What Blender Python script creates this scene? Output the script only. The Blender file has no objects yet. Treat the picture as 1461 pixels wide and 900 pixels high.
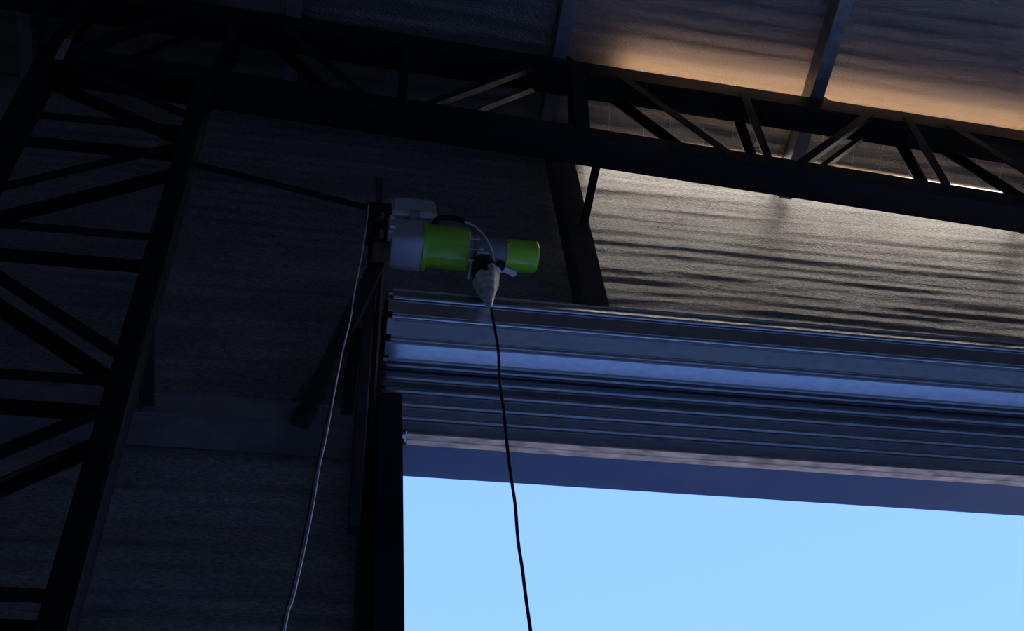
import bpy, bmesh, math, random
from mathutils import Vector, Matrix, noise
random.seed(7)
scene = bpy.context.scene
C = scene.collection

# ---------------------------------------------------------------- camera
W, H, F = 1461.0, 900.0, 1844.5
PITCH, YAW, ROLL = math.radians(54.7276), math.radians(-14.9772), math.radians(-7.5253)
fw = Vector((-math.sin(YAW)*math.cos(PITCH), math.cos(YAW)*math.cos(PITCH), math.sin(PITCH)))
r0 = Vector((math.cos(YAW), math.sin(YAW), 0.0))
u0 = r0.cross(fw)
rt = math.cos(ROLL)*r0 + math.sin(ROLL)*u0
up = -math.sin(ROLL)*r0 + math.cos(ROLL)*u0
cam_d = bpy.data.cameras.new('camera')
cam_d.sensor_width = 36.0
cam_d.lens = 36.0*F/W
cam_d.clip_end = 500
cam = bpy.data.objects.new('camera', cam_d)
m = Matrix((rt, up, -fw)).transposed().to_4x4()
m.translation = Vector((0, 0, 1.6))
cam.matrix_world = m
C.objects.link(cam)
scene.camera = cam

# ---------------------------------------------------------------- sky, sun, exposure
world = bpy.data.worlds.new('sky')
scene.world = world
world.use_nodes = True
nt = world.node_tree
nt.nodes.clear()
wo = nt.nodes.new('ShaderNodeOutputWorld')
bg = nt.nodes.new('ShaderNodeBackground')
tc = nt.nodes.new('ShaderNodeTexCoord')
sp = nt.nodes.new('ShaderNodeSeparateXYZ')
cr = nt.nodes.new('ShaderNodeValToRGB')
cr.color_ramp.elements[0].position = 0.0
cr.color_ramp.elements[0].color = (0.85, 1.20, 2.10, 1)
cr.color_ramp.elements[1].position = 1.0
cr.color_ramp.elements[1].color = (0.26, 0.57, 1.75, 1)
for p_, c_ in ((0.18, (0.56, 0.93, 2.0)), (0.40, (0.40, 0.74, 1.9)), (0.62, (0.345, 0.675, 1.85))):
    e_ = cr.color_ramp.elements.new(p_); e_.color = (*c_, 1)
nt.links.new(tc.outputs['Generated'], sp.inputs[0])
nt.links.new(sp.outputs['Z'], cr.inputs[0])
nt.links.new(cr.outputs[0], bg.inputs['Color'])
bg.inputs['Strength'].default_value = 1.0
nt.links.new(bg.outputs[0], wo.inputs[0])

sun_d = bpy.data.lights.new('sun', 'SUN')
sun_d.energy = 66.0
sun_d.angle = math.radians(0.6)
sun_d.color = (1.0, 0.93, 0.82)
sun = bpy.data.objects.new('sun', sun_d)
C.objects.link(sun)
sun.rotation_euler = Vector((-0.10, 0.90, -0.42)).to_track_quat('-Z', 'Y').to_euler()

def portal(name, loc, direction, sx, sy):
    l = bpy.data.lights.new(name, 'AREA')
    l.shape = 'RECTANGLE'; l.size = sx; l.size_y = sy
    l.cycles.is_portal = True
    o = bpy.data.objects.new(name, l)
    C.objects.link(o)
    o.location = loc
    o.rotation_euler = Vector(direction).to_track_quat('-Z', 'Z').to_euler()
portal('daylight_portal_front', (2.8, 3.72, 2.9), (0, -1, 0), 4.8, 5.8)
portal('added_doorway_portal', (10.0, 3.72, 2.9), (0, -1, 0), 5.6, 5.8)  # portal in a second, unseen doorway added to brighten the interior

vs = scene.view_settings
vs.view_transform = 'Standard'; vs.look = 'None'; vs.exposure = 0.0; vs.gamma = 1.0
vs.use_curve_mapping = False

# ---------------------------------------------------------------- materials
def mat(name, col, rough=0.5, metal=0.0, var=0.0, vscale=6.0, bump=0.0, bscale=60.0, spec=0.5,
        stretch=(1, 1, 1), alpha_col=None, coat=0.0, trans=0.0):
    mt = bpy.data.materials.new(name); mt.use_nodes = True
    n = mt.node_tree.nodes; L = mt.node_tree.links
    b = n['Principled BSDF']
    b.inputs['Base Color'].default_value = (*col, 1)
    b.inputs['Roughness'].default_value = rough
    b.inputs['Metallic'].default_value = metal
    b.inputs['Specular IOR Level'].default_value = spec
    b.inputs['Coat Weight'].default_value = coat
    b.inputs['Transmission Weight'].default_value = trans
    if var or bump:
        t = n.new('ShaderNodeTexCoord'); mp = n.new('ShaderNodeMapping')
        mp.inputs['Scale'].default_value = stretch
        L.new(t.outputs['Object'], mp.inputs['Vector'])
    if var:
        nz = n.new('ShaderNodeTexNoise'); nz.inputs['Scale'].default_value = vscale
        nz.inputs['Detail'].default_value = 5
        L.new(mp.outputs[0], nz.inputs['Vector'])
        r = n.new('ShaderNodeValToRGB')
        c2 = alpha_col or tuple(c*(1-var) for c in col)
        r.color_ramp.elements[0].position = 0.35; r.color_ramp.elements[0].color = (*c2, 1)
        r.color_ramp.elements[1].position = 0.65; r.color_ramp.elements[1].color = (*[min(1, c*(1+var*0.5)) for c in col], 1)
        L.new(nz.outputs['Fac'], r.inputs[0]); L.new(r.outputs[0], b.inputs['Base Color'])
    if bump:
        nb = n.new('ShaderNodeTexNoise'); nb.inputs['Scale'].default_value = bscale
        nb.inputs['Detail'].default_value = 4
        L.new(mp.outputs[0], nb.inputs['Vector'])
        bp = n.new('ShaderNodeBump'); bp.inputs['Strength'].default_value = bump
        bp.inputs['Distance'].default_value = 0.01
        L.new(nb.outputs['Fac'], bp.inputs['Height']); L.new(bp.outputs[0], b.inputs['Normal'])
    return mt

M = {}
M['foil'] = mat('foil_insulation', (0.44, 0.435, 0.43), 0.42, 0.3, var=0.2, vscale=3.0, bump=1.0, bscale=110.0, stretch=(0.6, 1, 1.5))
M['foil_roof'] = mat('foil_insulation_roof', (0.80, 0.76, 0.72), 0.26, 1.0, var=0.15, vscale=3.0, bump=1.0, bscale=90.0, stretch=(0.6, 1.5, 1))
_t = M['foil_roof'].node_tree; _o = _t.nodes['Material Output']; _p = _t.nodes['Principled BSDF']
_m = _t.nodes.new('ShaderNodeMixShader'); _m.inputs[0].default_value = 0.55
_tr = _t.nodes.new('ShaderNodeBsdfTranslucent'); _tr.inputs['Color'].default_value = (0.42, 0.265, 0.155, 1)
_t.links.new(_p.outputs[0], _m.inputs[1]); _t.links.new(_tr.outputs[0], _m.inputs[2]); _t.links.new(_m.outputs[0], _o.inputs[0])
M['panel'] = mat('cream_wall_panel', (0.38, 0.38, 0.38), 0.6, var=0.05)
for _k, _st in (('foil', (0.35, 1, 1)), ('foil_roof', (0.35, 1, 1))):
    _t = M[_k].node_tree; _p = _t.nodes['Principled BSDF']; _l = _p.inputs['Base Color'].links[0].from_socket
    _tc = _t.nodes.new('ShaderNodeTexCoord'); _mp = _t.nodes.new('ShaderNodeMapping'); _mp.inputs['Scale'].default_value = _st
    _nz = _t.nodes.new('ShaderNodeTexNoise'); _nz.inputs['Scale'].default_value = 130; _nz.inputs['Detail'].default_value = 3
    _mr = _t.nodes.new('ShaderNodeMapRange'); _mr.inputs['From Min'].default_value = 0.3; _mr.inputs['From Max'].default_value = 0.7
    _mr.inputs['To Min'].default_value = 0.55; _mr.inputs['To Max'].default_value = 1.35  # fine colour grain paints in the sparkle of the foil
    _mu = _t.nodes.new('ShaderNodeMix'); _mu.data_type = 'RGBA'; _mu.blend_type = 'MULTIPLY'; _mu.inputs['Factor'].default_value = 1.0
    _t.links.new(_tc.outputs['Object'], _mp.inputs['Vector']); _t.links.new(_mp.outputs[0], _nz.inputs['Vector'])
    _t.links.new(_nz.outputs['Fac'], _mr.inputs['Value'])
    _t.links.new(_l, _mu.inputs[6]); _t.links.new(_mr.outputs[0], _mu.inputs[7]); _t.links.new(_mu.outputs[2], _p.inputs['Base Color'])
M['roof_sheet'] = mat('roof_sheet', (0.05, 0.05, 0.052), 0.7)
M['black_steel'] = mat('black_painted_steel', (0.011, 0.012, 0.016), 0.5, 0.0, spec=0.4, var=0.3, vscale=9, bump=0.05, bscale=40)
M['dark_steel'] = mat('dark_steel', (0.065, 0.065, 0.072), 0.45, 0.2, var=0.3, vscale=9, bump=0.08, bscale=60)
M['galv'] = mat('galvanised_steel', (0.56, 0.58, 0.62), 0.27, 0.88, var=0.12, vscale=40, bump=0.04, bscale=90, stretch=(0.4, 1, 1))
M['galv_dull'] = mat('dull_galvanised_purlin', (0.30, 0.30, 0.30), 0.5, 0.5, var=0.25, vscale=12, bump=0.05)
M['girt'] = mat('grey_primed_girt', (0.36, 0.345, 0.34), 0.55, 0.1, var=0.3, vscale=5, bump=0.08, bscale=50)
M['guide'] = mat('black_guide_paint', (0.016, 0.018, 0.026), 0.5, 0.0, var=0.2)
M['lintel'] = mat('dark_blue_steel', (0.028, 0.046, 0.105), 0.4, 0.1, var=0.12, vscale=7, alpha_col=(0.040, 0.058, 0.115))
M['seal'] = mat('worn_brown_seal', (0.60, 0.45, 0.35), 0.8, 0.0, var=0.45, vscale=25, bump=0.4, bscale=90, stretch=(0.35, 1, 1))
M['green'] = mat('green_enamel', (0.36, 0.76, 0.05), 0.30, 0.0, var=0.05, coat=0.3)
M['grey_enamel'] = mat('grey_enamel', (0.50, 0.51, 0.56), 0.35, 0.0, var=0.06)
M['grey_dark'] = mat('dark_grey_enamel', (0.30, 0.31, 0.36), 0.4, 0.0, var=0.08)
M['chrome'] = mat('bright_zinc', (0.88, 0.91, 0.95), 0.25, 0.6)
M['lever'] = mat('pale_sky_glint_lever', (0.88, 0.92, 0.95), 0.35, 0.1)  # paleness stands in for sky reflected in the lever and release parts
M['rubber'] = mat('black_rubber', (0.008, 0.008, 0.010), 0.55)
M['white_cable'] = mat('white_cable', (0.85, 0.85, 0.85), 0.45)
M['bag'] = mat('crumpled_grey_bag', (0.80, 0.78, 0.75), 0.4, 0.2, var=0.5, vscale=30, bump=0.8, bscale=45)
M['brown_plate'] = mat('brown_primed_plate', (0.22, 0.16, 0.125), 0.6, 0.1, var=0.3, vscale=15)
M['plate_light'] = mat('pale_lit_stand_in', (0.32, 0.34, 0.38), 0.5, 0.3)  # pale tone carries a bright gap and the girt lip highlight
M['clear'] = mat('clear_plastic_cover', (0.72, 0.75, 0.80), 0.15, 0.0, trans=0.25)
M['concrete'] = mat('concrete_floor', (0.66, 0.66, 0.65), 0.6, var=0.15, vscale=1.5, bump=0.1)
M['ground'] = mat('gravel_ground', (0.07, 0.07, 0.07), 0.9, var=0.25, vscale=2.0)
M['wire'] = mat('wire_netting', (0.5, 0.48, 0.44), 0.4, 0.7)
# translucent fibreglass daylight sheet
ts = bpy.data.materials.new('translucent_sheet'); ts.use_nodes = True
n = ts.node_tree.nodes; n.clear()
o_ = n.new('ShaderNodeOutputMaterial'); mx = n.new('ShaderNodeMixShader')
tl = n.new('ShaderNodeBsdfTranslucent'); tl.inputs['Color'].default_value = (0.85, 0.82, 0.76, 1)
df = n.new('ShaderNodeBsdfDiffuse'); df.inputs['Color'].default_value = (0.75, 0.72, 0.65, 1)
wv = n.new('ShaderNodeTexNoise'); wv.inputs['Scale'].default_value = 8
mx.inputs[0].default_value = 0.1
ts.node_tree.links.new(tl.outputs[0], mx.inputs[1]); ts.node_tree.links.new(df.outputs[0], mx.inputs[2])
ts.node_tree.links.new(mx.outputs[0], o_.inputs[0])
M['translucent'] = ts

# ---------------------------------------------------------------- helpers
def link(name, bm, material, parent=None, smooth=False):
    bmesh.ops.recalc_face_normals(bm, faces=bm.faces)
    me = bpy.data.meshes.new(name)
    bm.to_mesh(me); bm.free()
    if smooth:
        for p in me.polygons: p.use_smooth = True
        try: me.set_sharp_from_angle(angle=math.radians(38))
        except Exception: pass
    me.materials.append(M[material])
    o = bpy.data.objects.new(name, me)
    C.objects.link(o)
    if parent: o.parent = parent
    return o

def tag(o, label, cat, group=None):
    o['label'] = label; o['category'] = cat
    if group: o['group'] = group
    return o

def thing(name, label, cat, group=None):
    o = bpy.data.objects.new(name, None)
    o.empty_display_size = 0.1
    C.objects.link(o)
    return tag(o, label, cat, group)

def struct(o, label, cat=None):
    o['kind'] = 'structure'; o['label'] = label
    o['category'] = cat or 'wall'
    return o

def box(bm, x0, x1, y0, y1, z0, z1, bev=0.0):
    v = [bm.verts.new(p) for p in ((x0,y0,z0),(x1,y0,z0),(x1,y1,z0),(x0,y1,z0),(x0,y0,z1),(x1,y0,z1),(x1,y1,z1),(x0,y1,z1))]
    fs = [bm.faces.new([v[i] for i in q]) for q in ((0,3,2,1),(4,5,6,7),(0,1,5,4),(1,2,6,5),(2,3,7,6),(3,0,4,7))]
    if bev:
        es = list({e for f in fs for e in f.edges})
        bmesh.ops.bevel(bm, geom=es, offset=bev, segments=2, affect='EDGES')

def extrude(bm, prof, A, B, side, closed=True):
    """sweep profile points (s, t) along A->B; s along `side`, t along axis x side"""
    A, B = Vector(A), Vector(B)
    ax = (B-A).normalized()
    s = Vector(side); s = (s - ax*s.dot(ax)).normalized()
    t = ax.cross(s)
    r1 = [bm.verts.new(A + s*p[0] + t*p[1]) for p in prof]
    r2 = [bm.verts.new(B + s*p[0] + t*p[1]) for p in prof]
    k = len(prof)
    for i in range(k):
        j = (i+1) % k
        bm.faces.new((r1[i], r1[j], r2[j], r2[i]))
    bm.faces.new(r1[::-1]); bm.faces.new(r2)

def rect(w, h): return [(-w/2,-h/2),(w/2,-h/2),(w/2,h/2),(-w/2,h/2)]
def crect(w, h, c):
    a, b = w/2, h/2
    return [(-a+c,-b),(a-c,-b),(a,-b+c),(a,b-c),(a-c,b),(-a+c,b),(-a,b-c),(-a,-b+c)]
def angle(w, h, t): return [(0,0),(w,0),(w,t),(t,t),(t,h),(0,h)]
def channel(w, h, t): return [(-w/2,0),(w/2,0),(w/2,h),(w/2-t,h),(w/2-t,t),(-w/2+t,t),(-w/2+t,h),(-w/2,h)]

def tube(bm, pts, r, seg=8, cap=True):
    pts = [Vector(p) for p in pts]
    rings = []; prev = None
    for i, p in enumerate(pts):
        a = pts[max(0, i-1)]; b = pts[min(len(pts)-1, i+1)]
        t = (b-a).normalized()
        nrm = prev if prev else (Vector((1,0,0)) if abs(t.x) < 0.8 else Vector((0,1,0)))
        nrm = (nrm - t*nrm.dot(t)).normalized(); prev = nrm
        bn = t.cross(nrm)
        rr = r[i] if isinstance(r, (list, tuple)) else r
        rings.append([bm.verts.new(p + (nrm*math.cos(2*math.pi*k/seg) + bn*math.sin(2*math.pi*k/seg))*rr) for k in range(seg)])
    for q in range(len(rings)-1):
        for k in range(seg):
            bm.faces.new((rings[q][k], rings[q][(k+1)%seg], rings[q+1][(k+1)%seg], rings[q+1][k]))
    if cap:
        bm.faces.new(rings[0][::-1]); bm.faces.new(rings[-1])

def smooth_path(pts, sub=6):
    P = [Vector(p) for p in pts]; out = []
    for i in range(len(P)-1):
        p0, p1, p2, p3 = P[max(0,i-1)], P[i], P[i+1], P[min(len(P)-1,i+2)]
        for k in range(sub):
            t = k/sub
            out.append(0.5*((2*p1)+(p2-p0)*t+(2*p0-5*p1+4*p2-p3)*t*t+(3*p1-p0-3*p2+p3)*t**3))
    out.append(P[-1]); return out

def lathe_x(bm, prof, cy, cz, seg=40, power=2.0):
    """prof: list of (x, r); axis parallel to X at (cy, cz); power>2 squares the section"""
    rings = []
    for x, r in prof:
        ring = []
        for k in range(seg):
            a = 2*math.pi*k/seg
            c, s = math.cos(a), math.sin(a)
            q = (abs(c)**power + abs(s)**power)**(-1.0/power)
            ring.append(bm.verts.new((x, cy + r*q*c, cz + r*q*s)))
        rings.append(ring)
    for q in range(len(rings)-1):
        for k in range(seg):
            bm.faces.new((rings[q][k], rings[q][(k+1)%seg], rings[q+1][(k+1)%seg], rings[q+1][k]))
    bm.faces.new(rings[0][::-1]); bm.faces.new(rings[-1])

def lathe_z(bm, prof, cx, cy, seg=24):
    rings = [[bm.verts.new((cx + r*math.cos(2*math.pi*k/seg), cy + r*math.sin(2*math.pi*k/seg), z)) for k in range(seg)] for z, r in prof]
    for q in range(len(rings)-1):
        for k in range(seg):
            bm.faces.new((rings[q][k], rings[q][(k+1)%seg], rings[q+1][(k+1)%seg], rings[q+1][k]))
    bm.faces.new(rings[0][::-1]); bm.faces.new(rings[-1])

# ---------------------------------------------------------------- main dimensions (metres)
YW = 3.66                                   # inner face of the end wall
def z_top(x): return 8.751 - 0.1020*x       # top of the truss, purlins stand on it
PUR = 0.15
def z_roof(x): return z_top(x) + PUR
XL, XR, YB = -9.0, 14.0, -10.0
DX0, DX1, DZ = 0.30, 5.30, 5.83             # door opening

# ---------------------------------------------------------------- setting
bm = bmesh.new(); box(bm, XL-0.2, XR+0.2, YB, YW+0.2, -0.2, 0.0)
struct(link('floor', bm, 'concrete'), 'grey concrete floor of the hall', 'floor')
bm = bmesh.new(); box(bm, -25, 25, YW+0.2, 16, -0.30, -0.015)  # unseen pale paving added to throw skylight in through the door
struct(link('bounce_slab', bm, 'concrete'), 'pale concrete slab outside the roller door, added to bounce skylight in', 'pavement')
bm = bmesh.new(); box(bm, -90, 90, YW+0.2, 120, -0.9, -0.32)
struct(link('ground', bm, 'ground'), 'bare grey ground outside the roller door', 'ground')
bm = bmesh.new(); box(bm, -90, 90, -120, YB, -0.35, -0.02)
struct(link('yard', bm, 'ground'), 'bare grey yard behind the hall', 'ground')

def ripple(u, v):
    """wrinkle height of the foil blanket; v runs across the wrinkles"""
    w = v + 0.05*noise.noise((u*0.35, v*0.8, 3.1))
    h = 0.0020*math.sin(w*2*math.pi/0.105 + 5.0*noise.noise((u*0.4, v*1.2, 0.0)))
    h += 0.0060*noise.noise((u*0.30, v*7.0, 7.7)) + 0.0050*noise.noise((u*0.8, v*19.0, 1.3)) + 0.0018*noise.noise((u*2.5, v*38.0, 4.3))
    return h

def wall_patch(bm, x0, x1, z0, z1f, nx, nz, fine=True):
    g = []
    for i in range(nx+1):
        x = x0 + (x1-x0)*i/nx
        z1 = z1f(x) if callable(z1f) else z1f
        col = []
        for j in range(nz+1):
            z = z0 + (z1-z0)*j/nz
            d = ripple(x, z)*(1.9 - 0.9*min(1, max(0, (x-0.6)/0.9))) if fine else 0.0
            col.append(bm.verts.new((x, YW - d, z)))
        g.append(col)
    for i in range(nx):
        for j in range(nz):
            bm.faces.new((g[i][j], g[i+1][j], g[i+1][j+1], g[i][j+1]))

bm = bmesh.new()
wall_patch(bm, -2.6, DX0, 3.0, 5.80, 40, 190)
wall_patch(bm, -2.6, DX0, 5.80, lambda x: z_roof(x)+0.10, 40, 210)
wall_patch(bm, DX0, 6.0, 6.05, lambda x: z_roof(x)+0.10, 80, 190)
wall_patch(bm, XL, -2.6, 0.0, lambda x: z_roof(x)+0.10, 4, 30, False)
wall_patch(bm, -2.6, DX0, 0.0, 3.0, 4, 4, False)
wall_patch(bm, 6.0, 7.2, 0.0, lambda x: z_roof(x)+0.10, 4, 30, False)
wall_patch(bm, 12.8, XR, 0.0, lambda x: z_roof(x)+0.10, 2, 30, False)
wall_patch(bm, 7.2, 12.8, 5.83, lambda x: z_roof(x)+0.10, 4, 6, False)  # wall over the added unseen doorway
wall_patch(bm, DX1, 6.0, 0.0, 6.05, 2, 4, False)
# outer skin
for (a, b, c, d) in ((XL, DX0, 0, 8.95), (DX1, 7.2, 0, 8.1), (7.2, 12.8, 5.83, 7.5), (12.8, XR, 0, 7.4), (DX0, DX1, 6.02, 8.45)):
    box(bm, a, b, YW+0.03, YW+0.12, c, d)
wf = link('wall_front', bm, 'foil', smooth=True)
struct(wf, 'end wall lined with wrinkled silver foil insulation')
bm = bmesh.new(); box(bm, XR, XR+0.15, YB, YW, 0, 7.9); struct(link('wall_right', bm, 'panel'), 'far right side wall of the hall')
bm = bmesh.new()
box(bm, XL-0.15, XL, YB, YW, 0, 9.9)
struct(link('wall_left', bm, 'panel'), 'far left side wall of the hall')
bm = bmesh.new(); box(bm, -90, XL-0.2, YB, YW+0.2, -0.35, -0.02)
struct(link('side_yard', bm, 'ground'), 'bare ground beside the hall', 'ground')
bm = bmesh.new()
box(bm, XL, XR, YB-0.15, YB, 0, 9.9)
struct(link('wall_back', bm, 'panel'), 'plain rear wall of the hall behind the viewer')

# roof blanket: fine wrinkled part over the view, coarse elsewhere
SX0, SX1, SY0, SY1 = 1.58, 6.6, 3.44, 3.62             # daylight strip
def roof_patch(bm, x0, x1, y0, y1, nx, ny, fine=True):
    g = []
    for i in range(nx+1):
        x = x0 + (x1-x0)*i/nx; col = []
        for j in range(ny+1):
            y = y0 + (y1-y0)*j/ny
            d = 2.0*ripple(x+11, y) if fine else 0.0
            col.append(bm.verts.new((x, y, z_roof(x) - d)))
        g.append(col)
    for i in range(nx):
        for j in range(ny):
            bm.faces.new((g[i][j], g[i][j+1], g[i+1][j+1], g[i+1][j]))
bm = bmesh.new()
roof_patch(bm, -2.6, 6.6, 1.6, SY0, 110, 190)
roof_patch(bm, -2.6, SX0, SY0, YW, 40, 20)
roof_patch(bm, XL-0.2, -2.6, 1.6, YW, 4, 4, False)
roof_patch(bm, 6.6, XR+0.2, 1.6, YW, 2, 4, False)
roof_patch(bm, XL-0.2, XR+0.2, YB-0.2, 1.6, 6, 10, False)
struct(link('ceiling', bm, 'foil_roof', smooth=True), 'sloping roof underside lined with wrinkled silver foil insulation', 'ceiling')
bm = bmesh.new()
# outer roof sheet above the blanket
def slab(bm, x0, x1, y0, y1, dz0, dz1):
    v = [bm.verts.new((x, y, z_roof(x)+dz)) for dz in (dz0, dz1) for x, y in ((x0,y0),(x1,y0),(x1,y1),(x0,y1))]
    for q in ((0,3,2,1),(4,5,6,7),(0,1,5,4),(1,2,6,5),(2,3,7,6),(3,0,4,7)): bm.faces.new([v[i] for i in q])
SA, SB, CAV = 2.85, 3.02, 0.10               # second daylight sheet, over the truss
slab(bm, XL-0.2, XR+0.2, YB-0.2, SA, CAV, CAV+0.05)
slab(bm, XL-0.2, SX0+0.1, SA, SB, CAV, CAV+0.05)
slab(bm, SX1, XR+0.2, SA, SB, CAV, CAV+0.05)
slab(bm, XL-0.2, XR+0.2, SB, SY0, CAV, CAV+0.05)
slab(bm, XL-0.2, SX0, SY0, YW+0.2, 0.03, CAV+0.05)
slab(bm, SX1, XR+0.2, SY0, YW+0.2, 0.03, CAV+0.05)
slab(bm, SX0, SX1, SY0-0.012, SY0, 0.012, CAV)       # kerb added to keep strip light out of the cavity
slab(bm, SX0, SX1, SY1, YW+0.2, CAV, CAV+0.05)
# the blanket and the daylight slot
struct(link('roof', bm, 'roof_sheet'), 'metal roof sheeting above the insulation', 'roof')
bm = bmesh.new(); slab(bm, SX0, SX1, SY0, SY1, CAV+0.04, CAV+0.048)
struct(link('window_1', bm, 'translucent'), 'narrow translucent daylight sheet along the top of the wall', 'skylight')
bm = bmesh.new(); slab(bm, SX0+0.1, SX1, SA, SB, CAV, CAV+0.008)
struct(link('window_2', bm, 'translucent'), 'translucent roof sheet above the foil over the truss', 'skylight')

# door head: dark blue steel lintel box
bm = bmesh.new(); box(bm, DX0-0.05, DX1+0.05, 3.60, 3.785, DZ, 6.06, 0.004)
struct(link('trim_1', bm, 'lintel'), 'dark blue steel lintel over the roller door opening', 'lintel')

# ---------------------------------------------------------------- roof truss
YF, YBK = 2.95, 3.11
def lt(x): return 7.897 - 0.1140*x          # top of bottom chord
def lb(x): return 7.745 - 0.1090*x          # bottom of bottom chord
def ub(x): return 8.586 - 0.1020*x          # bottom of top chord
def chord(name, x0, x1, zb, zt, parent):
    bm = bmesh.new()
    v = [bm.verts.new((x, y, z)) for x, zz in ((x0, (zb(x0), zt(x0))), (x1, (zb(x1), zt(x1)))) for y, z in ((YF, zz[0]), (YBK, zz[0]), (YBK, zz[1]), (YF, zz[1]))]
    fs = [bm.faces.new([v[i] for i in q]) for q in ((0,1,2,3),(7,6,5,4),(0,4,5,1),(1,5,6,2),(2,6,7,3),(3,7,4,0))]
    bmesh.ops.bevel(bm, geom=list({e for f in fs for e in f.edges}), offset=0.006, segments=2, affect='EDGES')
    return link(name, bm, 'black_steel', parent)
truss = thing('roof_truss', 'black steel lattice roof truss spanning above the roller door', 'truss')
chord('top_chord', -2.6, 6.95, ub, z_top, truss)
chord('bottom_chord', -1.51, 6.95, lb, lt, truss)
webs = [(-1.46,-1.41,.055,'vertical_strut'), (-1.33,-0.84,.055,'diagonal_brace'), (-0.62,-0.57,.05,'vertical_strut'),
        (0.15,-0.36,.055,'diagonal_brace'), (0.345,0.385,.048,'vertical_strut'), (0.46,1.17,.045,'diagonal_brace'),
        (1.305,1.38,.075,'vertical_strut'), (2.085,1.60,.055,'diagonal_brace'), (2.30,2.355,.048,'vertical_strut'),
        (2.46,3.12,.048,'diagonal_brace'), (3.275,3.34,.055,'vertical_strut'), (4.06,3.59,.06,'diagonal_brace'),
        (4.25,4.30,.05,'vertical_strut'), (4.42,5.08,.05,'diagonal_brace'), (5.22,5.28,.05,'vertical_strut'), (6.02,5.54,.055,'diagonal_brace')]
for xl, xu, w, nm in webs:
    for y, s in ((YF, 1), (YBK, -1)):
        bm = bmesh.new()
        A = Vector((xl, y, lt(xl)-0.06)); B = Vector((xu, y, ub(xu)+0.07))
        ax = (B-A).normalized(); side = ax.cross(Vector((0, 1, 0)))
        prof = [(-w/2, 0), (w/2, 0), (w/2, -0.006), (-w/2+0.006, -0.006), (-w/2+0.006, -0.035), (-w/2, -0.035)]
        if s < 0: prof = [(p[0], -p[1]) for p in prof]
        tdir = ax.cross((side - ax*side.dot(ax)).normalized())
        if tdir.y < 0: prof = [(p[0], -p[1]) for p in prof]
        # leg of the angle points inward, plate lies on the chord faces
        off = Vector((0, -0.006 if s > 0 else 0.006, 0))
        prof = [(p[0], -p[1]) for p in prof]
        extrude(bm, prof, A+off, B+off, side)
        link(nm, bm, 'black_steel', truss)

# ---------------------------------------------------------------- lattice column
col = thing('lattice_column', 'black steel lattice column at the left carrying the roof truss', 'column')
for x0, x1 in ((-0.71, -0.622), (-1.51, -1.42)):
    bm = bmesh.new(); box(bm, x0, x1, YF, YBK, 0.0, 7.80 if x0 > -1 else 8.0, 0.006)
    link('chord', bm, 'black_steel', col)
XA, XB = -1.43, -0.70
def lace(nm, za, zb_, w):
    for y, s in ((YF-0.005, 1), (YBK+0.005, -1)):
        bm = bmesh.new()
        A = Vector((XA, y, za)); B = Vector((XB, y, zb_))
        # plate of the angle on the face of the column, other leg pointing inward
        prof = [(-w/2, 0), (w/2, 0), (w/2, 0.006), (-w/2+0.006, 0.006), (-w/2+0.006, 0.035), (-w/2, 0.035)]
        ax = (B-A).normalized(); side = Vector((0, 1, 0)).cross(ax)
        t = ax.cross(side)
        if (t.y > 0) != (s > 0): prof = [(p[0], -p[1]) for p in prof]
        extrude(bm, prof, A, B, side)
        link(nm, bm, 'black_steel', col)
for z in (7.25, 6.265, 5.295, 4.285, 3.30, 2.30, 1.30): lace('rung', z, z, 0.05)
for a, b in ((7.88, 7.40), (6.50, 7.08), (6.065, 5.46), (4.475, 5.13), (4.07, 3.47), (2.48, 3.12), (2.08, 1.48), (0.45, 1.12)):
    lace('diagonal_brace', a, b, 0.058)
bm = bmesh.new(); box(bm, -1.60, -0.53, YF-0.08, YBK+0.08, 0.0, 0.02, 0.003); link('base_plate', bm, 'black_steel', col)
bm = bmesh.new(); box(bm, -1.412, -1.372, YF-0.012, YF-0.004, 7.86, 8.10, 0.001)  # pale plate put where bright wall would show through a gap
o = link('small_plate', bm, 'plate_light', col); o['label'] = 'pale plate standing in for a bright gap at the head of the column'

# horizontal ties from frame to wall
def tie(name, label, A, B, w, h, matn='black_steel', cat='strut', side=(1, 0, 0)):
    bm = bmesh.new(); extrude(bm, angle(w, h, 0.006), A, B, side)
    return tag(link(name, bm, matn), label, cat)
tie('wall_tie', 'short black steel strut tying truss to wall post right of the green motor', (1.385, 3.09, 7.66), (1.385, 3.50, 7.66), 0.045, 0.05)
tie('wall_tie', 'short dark steel strut between lattice column and wall girt', (-0.675, 3.10, 5.835), (-0.675, 3.49, 5.835), 0.052, 0.05, 'dark_steel')

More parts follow.
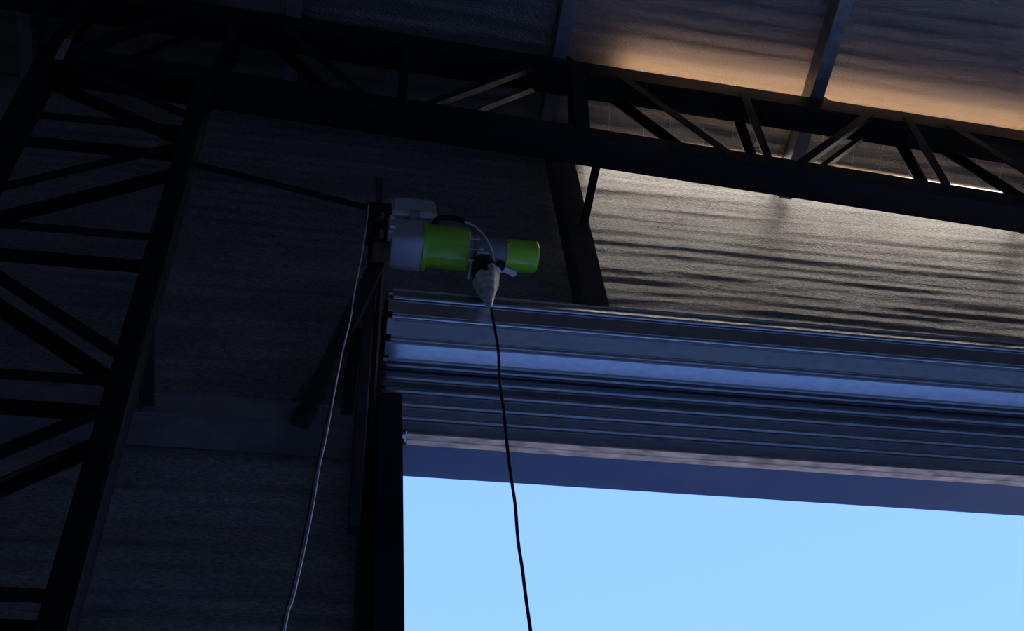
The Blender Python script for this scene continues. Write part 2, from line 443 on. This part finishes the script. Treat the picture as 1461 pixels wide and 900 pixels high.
# ---------------------------------------------------------------- purlins
def purlin(xc, label):
    p = thing('purlin', label, 'purlin', 'steel purlins under the roof')
    zc = z_top(xc)+0.002; x0 = xc-0.04; k = -0.102
    bm = bmesh.new()
    t = 0.004; f = 0.08; hgt = PUR-0.006
    prof = [(0,0),(f,0),(f,0.018),(f-t,0.018),(f-t,t),(t,t),(t,hgt-t),(f,hgt-t),(f,hgt),(0,hgt)]
    r1 = [bm.verts.new((x0+a, YB, zc+b+k*(a-0.04))) for a, b in prof]
    r2 = [bm.verts.new((x0+a, YW-0.02, zc+b+k*(a-0.04))) for a, b in prof]
    for i in range(len(prof)):
        j = (i+1) % len(prof); bm.faces.new((r1[i], r1[j], r2[j], r2[i]))
    bm.faces.new(r1[::-1]); bm.faces.new(r2)
    link('channel', bm, 'galv_dull', p)
    bm = bmesh.new()   # triangular cleat on the truss
    v = [bm.verts.new(q) for q in ((xc+0.045, YF+0.01, zc), (xc+0.10, YF+0.01, zc), (xc+0.045, YF+0.01, zc+0.085),
                                   (xc+0.045, YF+0.02, zc), (xc+0.10, YF+0.02, zc), (xc+0.045, YF+0.02, zc+0.085))]
    for q in ((0,1,2),(5,4,3),(0,3,4,1),(1,4,5,2),(2,5,3,0)): bm.faces.new([v[i] for i in q])
    link('small_plate', bm, 'black_steel', p)
purlin(-1.82, 'dark steel purlin over the lattice column at the upper left')
purlin(-0.27, 'dark steel purlin at the top left, just right of the lattice column')
purlin(1.28, 'blue-grey steel purlin with bright edge above the green motor')
purlin(2.82, 'steel purlin with pale lit side at the upper right')
purlin(4.37, 'steel purlin beyond the right edge of the picture')

# ---------------------------------------------------------------- wall post and girts
bm = bmesh.new()
extrude(bm, channel(0.125, 0.16, 0.010), (1.3725, 3.48, 6.62), (1.3725, 3.48, z_roof(1.37)-0.01), (1, 0, 0))
for v in bm.verts: v.co.y = max(v.co.y, 3.48) if v.co.y >= 3.4799 else 2*3.48 - v.co.y
tag(link('wall_post', bm, 'dark_steel'), 'dark steel wall post rising above the rolled door', 'post')
def girt(x0, x1, label):
    g = thing('wall_girt', label, 'beam')
    bm = bmesh.new(); box(bm, x0, x1, 3.49, YW, 5.778, 5.925, 0.004); link('beam', bm, 'girt', g)
    bm = bmesh.new(); box(bm, x0, x1, 3.484, 3.492, 5.778, 5.800, 0.002); link('lip', bm, 'plate_light', g)  # pale lips paint in the highlight along the girt edges
    bm = bmesh.new(); box(bm, x0, x1, 3.484, 3.492, 5.905, 5.925, 0.002); link('lip', bm, 'plate_light', g)
girt(XL+0.01, 0.19, 'grey horizontal steel girt on the foil wall left of the door')

# ---------------------------------------------------------------- door guides and frame
def guide(x0, x1, label):
    g = thing('guide_rail', label, 'guide rail', 'roller door guide rails')
    bm = bmesh.new()
    if x0 < 2: pr = [(x0,3.40),(x1,3.40),(x1,3.515),(x1-0.02,3.515),(x1-0.02,3.42),(x0+0.02,3.42),(x0+0.02,3.58),(x1-0.02,3.58),(x1-0.02,3.562),(x1,3.562),(x1,3.60),(x0,3.60)]
    else: pr = [(x1,3.40),(x0,3.40),(x0,3.515),(x0+0.02,3.515),(x0+0.02,3.42),(x1-0.02,3.42),(x1-0.02,3.58),(x0+0.02,3.58),(x0+0.02,3.562),(x0,3.562),(x0,3.60),(x1,3.60)]
    a = [bm.verts.new((x, y, 0)) for x, y in pr]; b = [bm.verts.new((x, y, 5.92)) for x, y in pr]
    for i in range(len(pr)):
        j = (i+1) % len(pr); bm.faces.new((a[i], a[j], b[j], b[i]))
    bm.faces.new(a[::-1]); bm.faces.new(b)
    link('rail', bm, 'guide', g)
    s = -1 if x0 < 2 else 1
    xa = x0 if x0 < 2 else x1
    bm = bmesh.new(); box(bm, min(xa, xa+s*0.058), max(xa, xa+s*0.058), 3.50, YW, 0, 5.77, 0.004)
    link('frame_post', bm, 'guide', g)
guide(0.286, 0.387, 'black steel door guide on the left side of the bright opening')
guide(5.20, 5.31, 'black steel door guide on the right side of the opening, out of view')

# ---------------------------------------------------------------- roller shutter
sh = thing('roller_shutter', 'rolled galvanised steel slat shutter above the open doorway', 'shutter')
SLX0, SLX1 = 0.33, 5.28
def slat_mesh(w, b=1.0):
    """slat in local (x, n, t): x along, n outwards, t across (0..w)"""
    prof = [(0.000,-0.009),(0.001*b,0.003*b),(0.005*b,0.0085*b),(0.010*b,0.0100*b),(0.015*b,0.0080*b),(0.018*b,0.0020),(0.019*b,-0.005),(0.0225*b,-0.005),(0.0240*b,0.0015),(0.0275*b,0.0030),(0.030*b,0.0010),
            (w-0.010,0.001),(w-0.006,0.0035),(w-0.003,0.001),(w-0.0025,-0.009)]
    me_bm = bmesh.new()
    full = prof + [(p[0], p[1]-0.003) for p in prof[::-1] if 0.0015 < p[0] < w-0.003]
    a = [me_bm.verts.new((SLX0, q[1], q[0])) for q in full]; b = [me_bm.verts.new((SLX1, q[1], q[0])) for q in full]
    for i in range(len(full)):
        j = (i+1) % len(full); me_bm.faces.new((a[i], a[j], b[j], b[i]))
    me_bm.faces.new(a[::-1]); me_bm.faces.new(b)
    bmesh.ops.recalc_face_normals(me_bm, faces=me_bm.faces)
    me = bpy.data.meshes.new('slat'); me_bm.to_mesh(me); me_bm.free(); me.materials.append(M['galv']); return me
def lock_mesh(w):
    b = bmesh.new(); box(b, SLX0-0.022, SLX0+0.004, -0.012, 0.009, 0.018, w-0.014, 0.003)
    me = bpy.data.meshes.new('end_lock'); b.to_mesh(me); b.free(); me.materials.append(M['galv']); return me
def place(me_s, me_l, origin, tdir, ndir):
    mtx = Matrix((Vector((1,0,0)), Vector(ndir), Vector(tdir))).transposed().to_4x4(); mtx.translation = Vector(origin)
    o = bpy.data.objects.new('slat', me_s); C.objects.link(o); o.parent = sh; o.matrix_local = mtx
    l = bpy.data.objects.new('end_lock', me_l); C.objects.link(l); l.parent = o
CYc, CZc, RC = 3.362, 6.36, 0.166
base = math.atan2(CZc-1.6, CYc) + math.pi          # direction from the coil to the viewer's side
ml = lock_mesh(0.1026)
ring = [(90, .166), (54, .166), (18, .166), (-18, .166), (-52.8, .188), (-90, .170), (-126, .166), (-162, .166), (-198, .166), (-234, .166)]
ring = [Vector((0, CYc+r*math.cos(base-math.radians(f)), CZc+r*math.sin(base-math.radians(f)))) for f, r in ring]
for k in range(10):
    p0, p1 = ring[k], ring[(k+1) % 10]
    t = (p1-p0).normalized(); nn = Vector((0, -t.z, t.y))
    if nn.dot((p0+p1)/2 - Vector((0, CYc, CZc))) < 0: nn = -nn
    w = (p1-p0).length + 0.001
    place(slat_mesh(w), ml, p0 - nn*0.004, t, nn)
PIT = 0.0925
ms2, ml2 = slat_mesh(PIT, 1.35), lock_mesh(PIT)
for k in range(6):
    place(ms2, ml2, (0, 3.532, 5.842+PIT*(k+1)), (0, 0, -1), (0, -1, 0))
bm = bmesh.new(); lathe_x(bm, [(0.24, 0.03), (0.30, 0.03), (0.301, 0.12), (5.30, 0.12), (5.301, 0.03), (5.36, 0.03)], CYc, CZc, 24)
link('axle_drum', bm, 'dark_steel', sh, True)
bb = bmesh.new(); box(bb, 0.415, SLX1-0.08, 3.518, 3.584, 5.818, 5.85, 0.003)
bar = link('bottom_bar', bb, 'galv', sh)
bm = bmesh.new(); box(bm, 0.42, SLX1-0.09, 3.519, 3.584, 5.806, 5.819, 0.002); box(bm, 0.42, SLX1-0.09, 3.552, 3.556, 5.8045, 5.807)
o = link('seal_strip', bm, 'seal', bar); o['label'] = 'worn brown strip under the bottom bar'
bm = bmesh.new(); box(bm, 0.392, 0.417, 3.535, 3.560, 5.815, 5.835, 0.003)  # white block stands in for a bright reflection beside the guide
o = link('white_glint', bm, 'white_cable', bar); o['label'] = 'small white block painting in a bright glint'

# ---------------------------------------------------------------- motor support bracket
br = thing('motor_bracket', 'dark steel bracket and knee brace carrying the green motor', 'bracket')
def bar_(name, A, B, prof, side, matn='dark_steel'):
    bm = bmesh.new(); extrude(bm, prof, A, B, side); return link(name, bm, matn, br)
bar_('support_post', (0.203, 3.44, 5.13), (0.238, 3.13, 6.97), crect(0.046, 0.06, 0.004), (1, 0, 0))
bar_('upright', (0.250, 3.10, 6.90), (0.250, 3.10, 7.215), crect(0.028, 0.03, 0.003), (1, 0, 0))
for A, B in (((0.205,3.10,6.62),(0.205,3.10,6.97)), ((0.292,3.10,6.62),(0.292,3.10,6.97)), ((0.19,3.10,6.955),(0.307,3.10,6.955)), ((0.19,3.10,6.80),(0.307,3.10,6.80)), ((0.19,3.10,6.635),(0.307,3.10,6.635))):
    vert = abs(A[0]-B[0]) < 1e-6
    bar_('frame_bar', A, B, rect(0.03 if vert else 0.03, 0.03), (0, 1, 0))
bm = bmesh.new(); box(bm, 0.225, 0.305, 3.075, 3.083, 6.44, 6.60, 0.002); link('gusset_plate', bm, 'brown_plate', br)
bm = bmesh.new()   # end plate of the coil, in the plane across the wall
poly = [(3.10,6.60),(3.20,6.62),(3.56,6.50),(3.63,6.20),(3.63,5.95),(3.45,5.93),(3.26,6.12),(3.12,6.36)]
a = [bm.verts.new((0.268, y, z)) for y, z in poly]; b = [bm.verts.new((0.278, y, z)) for y, z in poly]
for i in range(len(poly)):
    j = (i+1) % len(poly); bm.faces.new((a[i], a[j], b[j], b[i]))
bm.faces.new(a[::-1]); bm.faces.new(b); link('end_plate', bm, 'brown_plate', br)
bar_('knee_brace', (0.272, 3.10, 6.50), (-0.028, 3.46, 5.725), channel(0.072, 0.04, 0.006), (1, -0.35, 0.3))
bar_('back_brace', (0.16, 3.33, 6.20), (-0.05, 3.50, 5.93), rect(0.05, 0.03), (1, 0, 0))
bar_('rear_post', (0.155, 3.53, 5.80), (0.185, 3.40, 6.35), rect(0.05, 0.05), (1, 0, 0))
tie('tie_rod', 'thin dark steel rod from lattice column to the motor bracket', (-0.625, 2.965, 6.985), (0.205, 3.10, 6.965), 0.036, 0.03, side=(0, 0, -1))

# ---------------------------------------------------------------- motor operator
AY, AZ = 3.10, 6.635
mo = thing('door_motor', 'green and grey door motor mounted above the rolled shutter', 'motor')
bm = bmesh.new(); lathe_x(bm, [(0.303,0.078),(0.306,0.090),(0.316,0.095),(0.440,0.097),(0.448,0.095)], AY, AZ, 64, 5.0)
gh = link('gear_housing', bm, 'grey_enamel', mo, True)
bm = bmesh.new(); box(bm, 0.287, 0.312, 3.00, 3.06, 6.58, 6.71, 0.004); link('mounting_lug', bm, 'grey_enamel', gh)
for y, z in ((2.996, 6.69), (2.996, 6.61)):
    bm = bmesh.new(); box(bm, 0.292, 0.318, y-0.010, y+0.006, z-0.010, z+0.010, 0.003); link('bolt', bm, 'chrome', gh)
bm = bmesh.new(); lathe_x(bm, [(0.446,0.103),(0.449,0.107),(0.468,0.107),(0.471,0.102)], AY, AZ, 48, 2.6)
link('collar', bm, 'green', mo, True)
bm = bmesh.new(); lathe_x(bm, [(0.468,0.100),(0.475,0.1015),(0.650,0.1005),(0.660,0.098),(0.664,0.090)], AY, AZ+0.008, 56)
dr = link('drum', bm, 'green', mo, True)
bm = bmesh.new(); lathe_x(bm, [(0.660,0.078),(0.664,0.084),(0.676,0.084),(0.678,0.074),(0.684,0.074),(0.686,0.082),(0.700,0.082),(0.703,0.074)], AY, AZ, 40)
fl = link('flange', bm, 'grey_dark', mo, True)
for a in (200, 235, 270, 305):
    y = AY + 0.086*math.cos(math.radians(a)); z = AZ + 0.086*math.sin(math.radians(a))
    bm = bmesh.new(); tube(bm, [(0.660, y, z), (0.706, y, z)], 0.006, 6); link('bolt', bm, 'chrome', fl)
bm = bmesh.new(); lathe_x(bm, [(0.700,0.070),(0.704,0.0745),(0.832,0.0745),(0.836,0.070)], AY, AZ-0.006, 40)
link('motor_body', bm, 'grey_dark', mo, True)
bm = bmesh.new(); lathe_x(bm, [(0.830,0.072),(0.832,0.0765),(0.965,0.0765),(0.975,0.074),(0.982,0.068),(0.985,0.058),(0.986,0.02)], AY, AZ-0.010, 48)
ec = link('end_cap', bm, 'green', mo, True)
bm = bmesh.new(); tube(bm, [(0.838, 3.022, 6.60), (0.848, 3.016, 6.597)], 0.007, 8); link('screw', bm, 'green', ec)
# clear switch cover on top
bm = bmesh.new(); box(bm, 0.307, 0.512, 3.015, 3.19, 6.74, 6.925, 0.012)
sc = link('switch_cover', bm, 'clear', mo)
bm = bmesh.new(); box(bm, 0.307, 0.512, 3.004, 3.017, 6.742, 6.785, 0.005); link('cover_glint', bm, 'lever', sc)  # pale strip paints the bright reflection low on the cover
bm = bmesh.new(); lathe_x(bm, [(0.385, 0.026), (0.430, 0.026)], 3.010, 6.748, 20); link('cover_knob', bm, 'grey_dark', sc, True)
bm = bmesh.new(); box(bm, 0.315, 0.504, 3.035, 3.18, 6.748, 6.775, 0.004); link('switch_base', bm, 'chrome', sc)
bm = bmesh.new(); box(bm, 0.318, 0.500, 3.09, 3.10, 6.775, 6.905, 0.002); link('circuit_board', bm, 'grey_enamel', sc)
bm = bmesh.new(); tube(bm, [(0.35+0.06*k/8*2-0.0, 3.05, 6.775+0.022*math.sin(math.pi*k/8)) for k in range(9)], 0.009, 8); link('limit_cam', bm, 'grey_dark', sc)
for x in (0.335, 0.45):
    bm = bmesh.new(); tube(bm, [(x, 3.07, 6.775), (x, 3.07, 6.86)], 0.008, 8); link('terminal', bm, 'chrome', sc)
# black grip and white motor lead
bm = bmesh.new(); tube(bm, smooth_path([(0.500,3.04,6.73),(0.515,3.00,6.725),(0.555,2.99,6.725),(0.60,2.985,6.715),(0.635,2.985,6.698)]), 0.0125, 10)
link('cable_sleeve', bm, 'rubber', mo, True)
bm = bmesh.new(); tube(bm, smooth_path([(0.625,2.985,6.70),(0.68,2.99,6.672),(0.73,3.01,6.615),(0.762,3.045,6.555),(0.772,3.085,6.525)]), 0.0045, 8)
link('motor_lead', bm, 'white_cable', mo, True)
# release gear
bm = bmesh.new(); box(bm, 0.692, 0.745, 3.045, 3.085, 6.535, 6.556, 0.004); link('release_bracket', bm, 'lever', mo)
bm = bmesh.new(); box(bm, 0.698, 0.722, 3.03, 3.05, 6.545, 6.570, 0.003); link('release_hook', bm, 'chrome', mo)
bm = bmesh.new(); box(bm, 0.752, 0.772, 3.07, 3.10, 6.522, 6.556, 0.004); link('release_catch', bm, 'lever', mo)
bm = bmesh.new(); tube(bm, [(0.672,3.09,6.56),(0.671,3.12,6.548),(0.671,3.16,6.535),(0.671,3.185,6.525)], [0.003,0.003,0.004,0.006], 8); link('release_pin', bm, 'lever', mo)
bm = bmesh.new(); box(bm, 0.788, 0.826, 3.085, 3.125, 6.520, 6.556, 0.006); link('lever_boss', bm, 'rubber', mo)
bm = bmesh.new()
pr = [(0.797,3.098),(0.795,3.130),(0.850,3.142),(0.866,3.152),(0.880,3.151),(0.888,3.138),(0.882,3.125),(0.868,3.122),(0.850,3.114)]
a = [bm.verts.new((x, y, 6.528)) for x, y in pr]; b = [bm.verts.new((x, y, 6.540)) for x, y in pr]
for i in range(len(pr)):
    j = (i+1) % len(pr); bm.faces.new((a[i], a[j], b[j], b[i]))
bm.faces.new(a[::-1]); bm.faces.new(b); link('lever', bm, 'lever', mo)
# chain pocket / bag
bag = thing('chain_bag', 'crumpled grey cone-shaped bag hanging under the green motor', 'bag')
bm = bmesh.new(); lathe_z(bm, [(6.36,0.050),(6.40,0.057),(6.45,0.058),(6.50,0.054),(6.535,0.042),(6.55,0.03)], 0.725, 3.09, 24); link('bag_collar', bm, 'rubber', bag, True)
bm = bmesh.new()
rings = []
for z, r, dx in ((6.43,0.0600,0.012),(6.40,0.0615,0.008),(6.37,0.059,0.005),(6.33,0.050,0.004),(6.29,0.040,0.003),(6.25,0.030,0.004),(6.21,0.019,0.006),(6.18,0.010,0.008),(6.155,0.004,0.010)):
    ring = []
    for k in range(36):
        a = 2*math.pi*k/36
        q = r*(1 + 0.13*noise.noise((math.cos(a)*2.2, math.sin(a)*2.2, z*14)) + 0.06*math.sin(5*a + z*60))
        zz = z + (0.03*math.cos(a) - 0.01 if z > 6.38 else 0.0)
        ring.append(bm.verts.new((0.725+dx+q*math.cos(a), 3.09+q*math.sin(a), zz + 0.008*noise.noise((a, z*9, 2)))))
    rings.append(ring)
for q in range(len(rings)-1):
    for k in range(36): bm.faces.new((rings[q][k], rings[q][(k+1)%36], rings[q+1][(k+1)%36], rings[q+1][k]))
bm.faces.new(rings[-1]); link('bag_sheet', bm, 'bag', bag, True)

# ---------------------------------------------------------------- hanging cables
def px(x, y, Y):
    d = rt*((x-W/2)/F) + up*((H/2-y)/F) + fw
    return Vector((0,0,1.6)) + d*(Y/d.y)
pts = [px(x, y, 3.09) for x, y in ((701,440),(706,470),(711,500),(713,545),(718,580),(723,630),(729,680),(735,720),(739,770),(745,810),(750,850),(757,900))]
e = pts[-1]; pts += [e + Vector((0.012, 0, -0.5)), e + Vector((0.0, 0, -1.1)), e + Vector((0.01, 0, -2.0)), e + Vector((0.0, 0, -2.8))]
bm = bmesh.new(); tube(bm, smooth_path(pts, 4), 0.0062, 8)
tag(link('pull_cord', bm, 'rubber', None, True), 'thin black cord hanging from the bag across the bright opening', 'cord')
def cab(pxs, Y, r, matn, name, label):
    pts = [px(x, y, yy) for (x, y), yy in zip(pxs, Y)]
    e = pts[-1]; pts += [e + Vector((-0.04, 0, -0.7)), e + Vector((-0.06, 0, -1.5)), e + Vector((-0.07, 0, -2.4))]
    bm = bmesh.new(); tube(bm, smooth_path(pts, 4), r, 8)
    tag(link(name, bm, matn, None, True), label, 'cable')
wp = ((526,292),(521,335),(512,385),(505,420),(500,455),(489,500),(477,560),(466,620),(456,665),(447,720),(432,795),(418,855),(406,900))
cab(wp, [3.06,3.03,3.0,2.99,2.98]+[2.98]*8, 0.0031, 'white_cable', 'power_cable', 'thin white cable hanging loosely left of the door guide')
bp_ = ((499,452),(490,488),(485,510),(472,575),(461,625),(451,670),(442,722),(427,797),(413,857),(402,900))
cab(bp_, [3.0]*10, 0.0040, 'rubber', 'power_cable', 'thin black cable hanging alongside the white cable')

# ---------------------------------------------------------------- wire netting under the roof blanket behind the truss
bm = bmesh.new()
def wire(A, B):
    tube(bm, [A, (A+B)/2 + Vector((0, 0, -0.012)), B], 0.0012, 4, False)
y0, y1 = 3.0, 3.46
x = 1.42
while x < 6.4:
    wire(Vector((x, y0, z_roof(x)-0.016)), Vector((x+0.10*random.uniform(.7, 1.3), y1, z_roof(x+.1)-0.016))); x += 0.19
for y in (3.13, 3.27, 3.39):
    xs = [1.42+0.25*i for i in range(20)]
    tube(bm, [Vector((q, y+0.012*math.sin(q*9), z_roof(q)-0.018)) for q in xs], 0.0012, 4, False)
o = link('wire_netting', bm, 'wire'); tag(o, 'thin wire netting under the roof foil behind the truss', 'netting'); o['kind'] = 'stuff'
